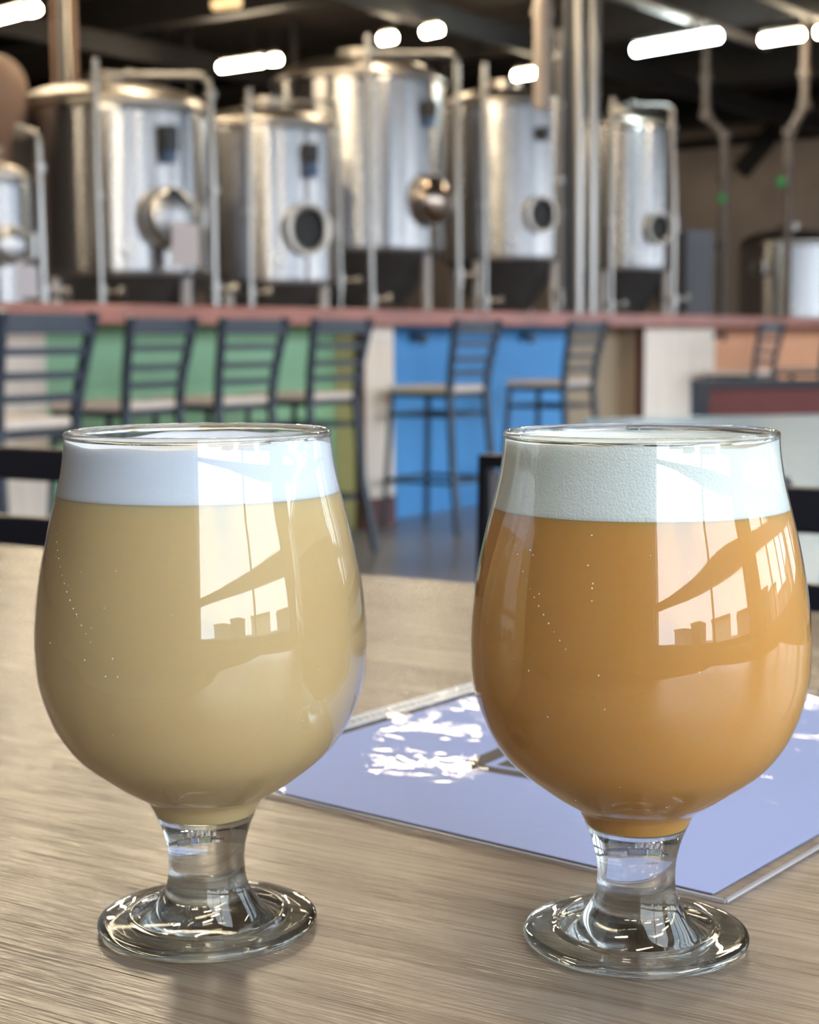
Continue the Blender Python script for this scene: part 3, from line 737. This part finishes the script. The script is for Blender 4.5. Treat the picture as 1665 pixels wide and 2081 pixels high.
hang([(1435, 160), (1435, 235), (1472, 275), (1472, 360), (1470, 500)], 20.3, .055, 'grey drop pipe with green valve right of the last tall tank', (1467, 403))
hang([(1636, 150), (1636, 215), (1605, 270), (1603, 330), (1601, 460)], 18.5, .05, 'grey drop pipe with green valve near the right edge', (1588, 371))

# tan insulated vessel at the upper left, pipe bundle above first tank
vs = at(-6, 200, 11.8); k_ = 11.8 / F
tv = empty('insulated_vessel', (vs.x, vs.y, 0), 0, 'tan rounded insulated vessel at the upper left edge', 'vessel')
obj('body', MB().lathe([(0, vs.z + 85 * k_)] + [(60 * k_ * math.sin(a), vs.z + 20 * k_ + 65 * k_ * math.cos(a)) for a in [PI / 2 * k / 8 for k in range(1, 9)]] + [(56 * k_, vs.z - 30 * k_), (26 * k_, vs.z - 85 * k_), (18 * k_, vs.z - 100 * k_), (18 * k_, 1.0), (0, 1.0)], 40, c=(0, 0, 0)), duct_tan, tv, smooth=True)
obj('stand', MB().tube([(0, 0, 0), (0, 0, 1.05)], .12, 20), steel_dull, tv, smooth=True)
lbs = ['leftmost tan vertical pipe above the large left tank', 'second vertical pipe of the bundle above the large left tank', 'third vertical pipe of the bundle above the large left tank', 'rightmost vertical pipe of the bundle above the large left tank']
for i, (px, m) in enumerate(((112, duct_tan), (128, pipe_grey), (142, steel_dull), (155, duct_tan))):
    Y = 14.6; b = at(px, 210, Y); t_ = Vector((b.x, b.y, Z_C))
    tag(obj('ceiling_pipe', MB().tube([b, t_], .02 + .006 * (i % 2), 14), m, smooth=True), lbs[i], 'pipe', 'vertical pipes above the left tank')
for i, px in enumerate((300, 335, 385, 600, 905)):
    Y = 21; b = at(px, 240, Y)
    tag(obj('hanging_conduit', MB().tube([b, Vector((b.x, b.y, Z_C))], .05, 10), beam_mat, smooth=True), ['dark conduit hanging behind the large left tank', 'second dark conduit behind the large left tank', 'dark conduit between the two left tanks', 'dark conduit behind the middle tank lid', 'dark conduit between the middle tank and its right neighbour'][i], 'conduit', 'dark conduits against the back wall')
# sprinkler pipe crossing the ceiling on the right
zsp = 4.42; a_, b_ = on_z(1235, -18, zsp), on_z(1560, 92, zsp)
tag(obj('sprinkler_pipe', MB().tube([a_, b_], .055, 14), pipe_grey, smooth=True), 'grey pipe slanting across the ceiling at upper right', 'pipe')

# roof beams and wall bracing
bl = ['dark roof beam nearest the tanks', 'dark roof beam above the middle of the tanks', 'dark roof beam beyond the tanks', 'dark roof beam close to the back wall', 'farthest dark roof beam over the back wall']
for i, s in enumerate((10, 14, 18, 22, 26)):
    mb = MB(); wall_box(A_MIN, A_WIN, s - .09, s + .09, 4.92, 5.0, mb); wall_box(A_MIN, A_WIN, s - .03, s + .03, 4.62, 4.92, mb); wall_box(A_MIN, A_WIN, s - .09, s + .09, 4.56, 4.64, mb)
    tag(obj('roof_beam', mb, beam_mat), bl[i], 'beam', 'dark roof beams')
zl = ['dark girder left of the grey column under the ceiling', 'dark girder crossing above the tanks', 'dark girder behind the lamps at upper right']
for i, a in enumerate((-14, -10, -6.5)):
    mb = MB(); wall_box(a - .06, a + .06, 6, S_MAX, 4.3, 4.55, mb)
    tag(obj('roof_girder', mb, beam_mat), zl[i], 'beam', 'dark roof girders')
YB = 24.0
def wallp(px, py):       # point on a plane just before the back wall
    d = at(px, py, 1) - Vector((0, 0, H)); s_ = S_MAX - .12; t = s_ / d.dot(v); return Vector((0, 0, H)) + d * t
for (a, b, w_, lb) in (((1655, 165), (1505, 350), .30, 'dark diagonal wall brace at upper right'), ((1180, 210), (1700, 165), .26, 'dark wall girt right of the column under the lamps'),
                      ((1340, 300), (1700, 268), .16, 'lower dark wall girt behind the drop pipes'), ((1350, 205), (1350, 620), .2, 'dark upright wall post behind the last tall tank'),
                      ((-60, 250), (1140, 232), .25, 'dark wall girt behind the left and middle tanks')):
    tag(obj('wall_brace', MB().beam(wallp(*a), wallp(*b), .12, w_, up=Vector((0, 0, 1)) if abs(a[0] - b[0]) > 20 else u), beam_mat), lb, 'brace', 'dark steel framing on the back wall')
lp = [(190, 130, 80, 110), (300, 130, 90, 90), (460, 160, 60, 60)]
# grey cabinet and barrels low at the right, behind the counter
cb = at(1415, 560, 20)
cabm = mat('grey_cabinet_paint', srgb(92, 96, 108), .5)
cab = empty('grey_cabinet', (cb.x, cb.y, 0), 0, 'grey upright cabinet behind the bar right of the tanks', 'cabinet')
zt_ = at(1415, 470, 20).z; obj('body', MB().box((0, 0, zt_ / 2), (.36, .4, zt_)), cabm, cab, bevel=.01); obj('door', MB().box((0, -.21, zt_ / 2), (.32, .02, zt_ - .1)), cabm, cab, bevel=.005)

# ------------------------------------------------------------------ lamps
ZL = 4.2
def lamp(pa, pb, m, label, r=.05, z=ZL):
    a, b = on_z(*pa, z), on_z(*pb, z)
    c = (a + b) / 2; d = (b - a).normalized()
    t = empty('ceiling_lamp', c, 0, label, 'lamp', 'tube lamps under the dark ceiling')
    obj('tube', MB().tube([a, b], r, 14), m, t, smooth=True, local=False)
    obj('housing', MB().beam(a + Vector((0, 0, r + .03)), b + Vector((0, 0, r + .03)), r * 1.6, .04), lamp_body, t, local=False)
    for q in (.2, .8):
        p = a.lerp(b, q); obj('hanger', MB().tube([p + Vector((0, 0, r + .04)), Vector((p.x, p.y, Z_C))], .008, 6), beam_mat, t, local=False)
lamp((-30, 42), (47, 22), warm_lamp, 'bright tube lamp at the upper left corner')
lamp((60, 22), (74, 18), warm_lamp, 'short lamp end beside the upper left tube')
lamp((449, 137), (532, 125), warm_lamp, 'warm tube lamp above the second tank', r=.05)
lamp((549, 123), (567, 121), warm_lamp, 'small round lamp just right of the tube above the second tank', r=.05)
lamp((776, 80), (800, 76), warm_lamp, 'small warm lamp above the tallest tank')
lamp((864, 66), (893, 60), warm_lamp, 'small warm lamp high between the tallest tank and the white pipe')
lamp((1048, 154), (1086, 148), warm_lamp, 'small warm lamp left of the white pipe', r=.05)
lamp((1292, 102), (1460, 73), cool_lamp, 'long cool white tube lamp at upper right', r=.06)
lamp((1550, 82), (1630, 70), warm_lamp, 'warm tube lamp near the upper right corner', r=.05)
lamp((1662, 66), (1720, 58), warm_lamp, 'lamp cut off by the right edge')
lamp((435, 10), (486, 4), dim_lamp, 'dim orange lamp at the top left of centre')
# unseen lamps added above and behind the viewer for glints and warm light
def glint(px, py):
    p = on_z(px, py, TZ); d = (p - Vector((0, 0, H))).normalized(); d.z = -d.z; q = p + d * ((4.15 - p.z) / d.z); return (q.dot(u), q.dot(v))
LA, LB = glint(150, 1850), glint(40, 1560)
over = ['over the near tables', 'over the middle of the stools', 'over the near end of the bar', 'over the far end of the bar', 'over the left tanks', 'behind the viewer', 'far left behind the viewer', 'over the window side', 'above the large left tank', 'above the tallest tank']
for i, (a, s) in enumerate(((-2.2, 3.0), (-2.2, 7.0), (-5.5, 6.0), LA, LB, (-4, -2), (-8, 2), (0, 1.0), (-8.2, 9), (-8.2, 12))):
    c = uv(a, s, 4.2); t = empty('ceiling_lamp', c, ROT, 'unseen tube lamp high ' + over[i], 'lamp', 'unseen tube lamps added over the taproom')
    obj('tube', MB().tube([(-.6, 0, 0), (.6, 0, 0)], .05, 12), warm_lamp, t, smooth=True); obj('housing', MB().box((0, 0, .08), (1.2, .12, .05)), lamp_body, t)
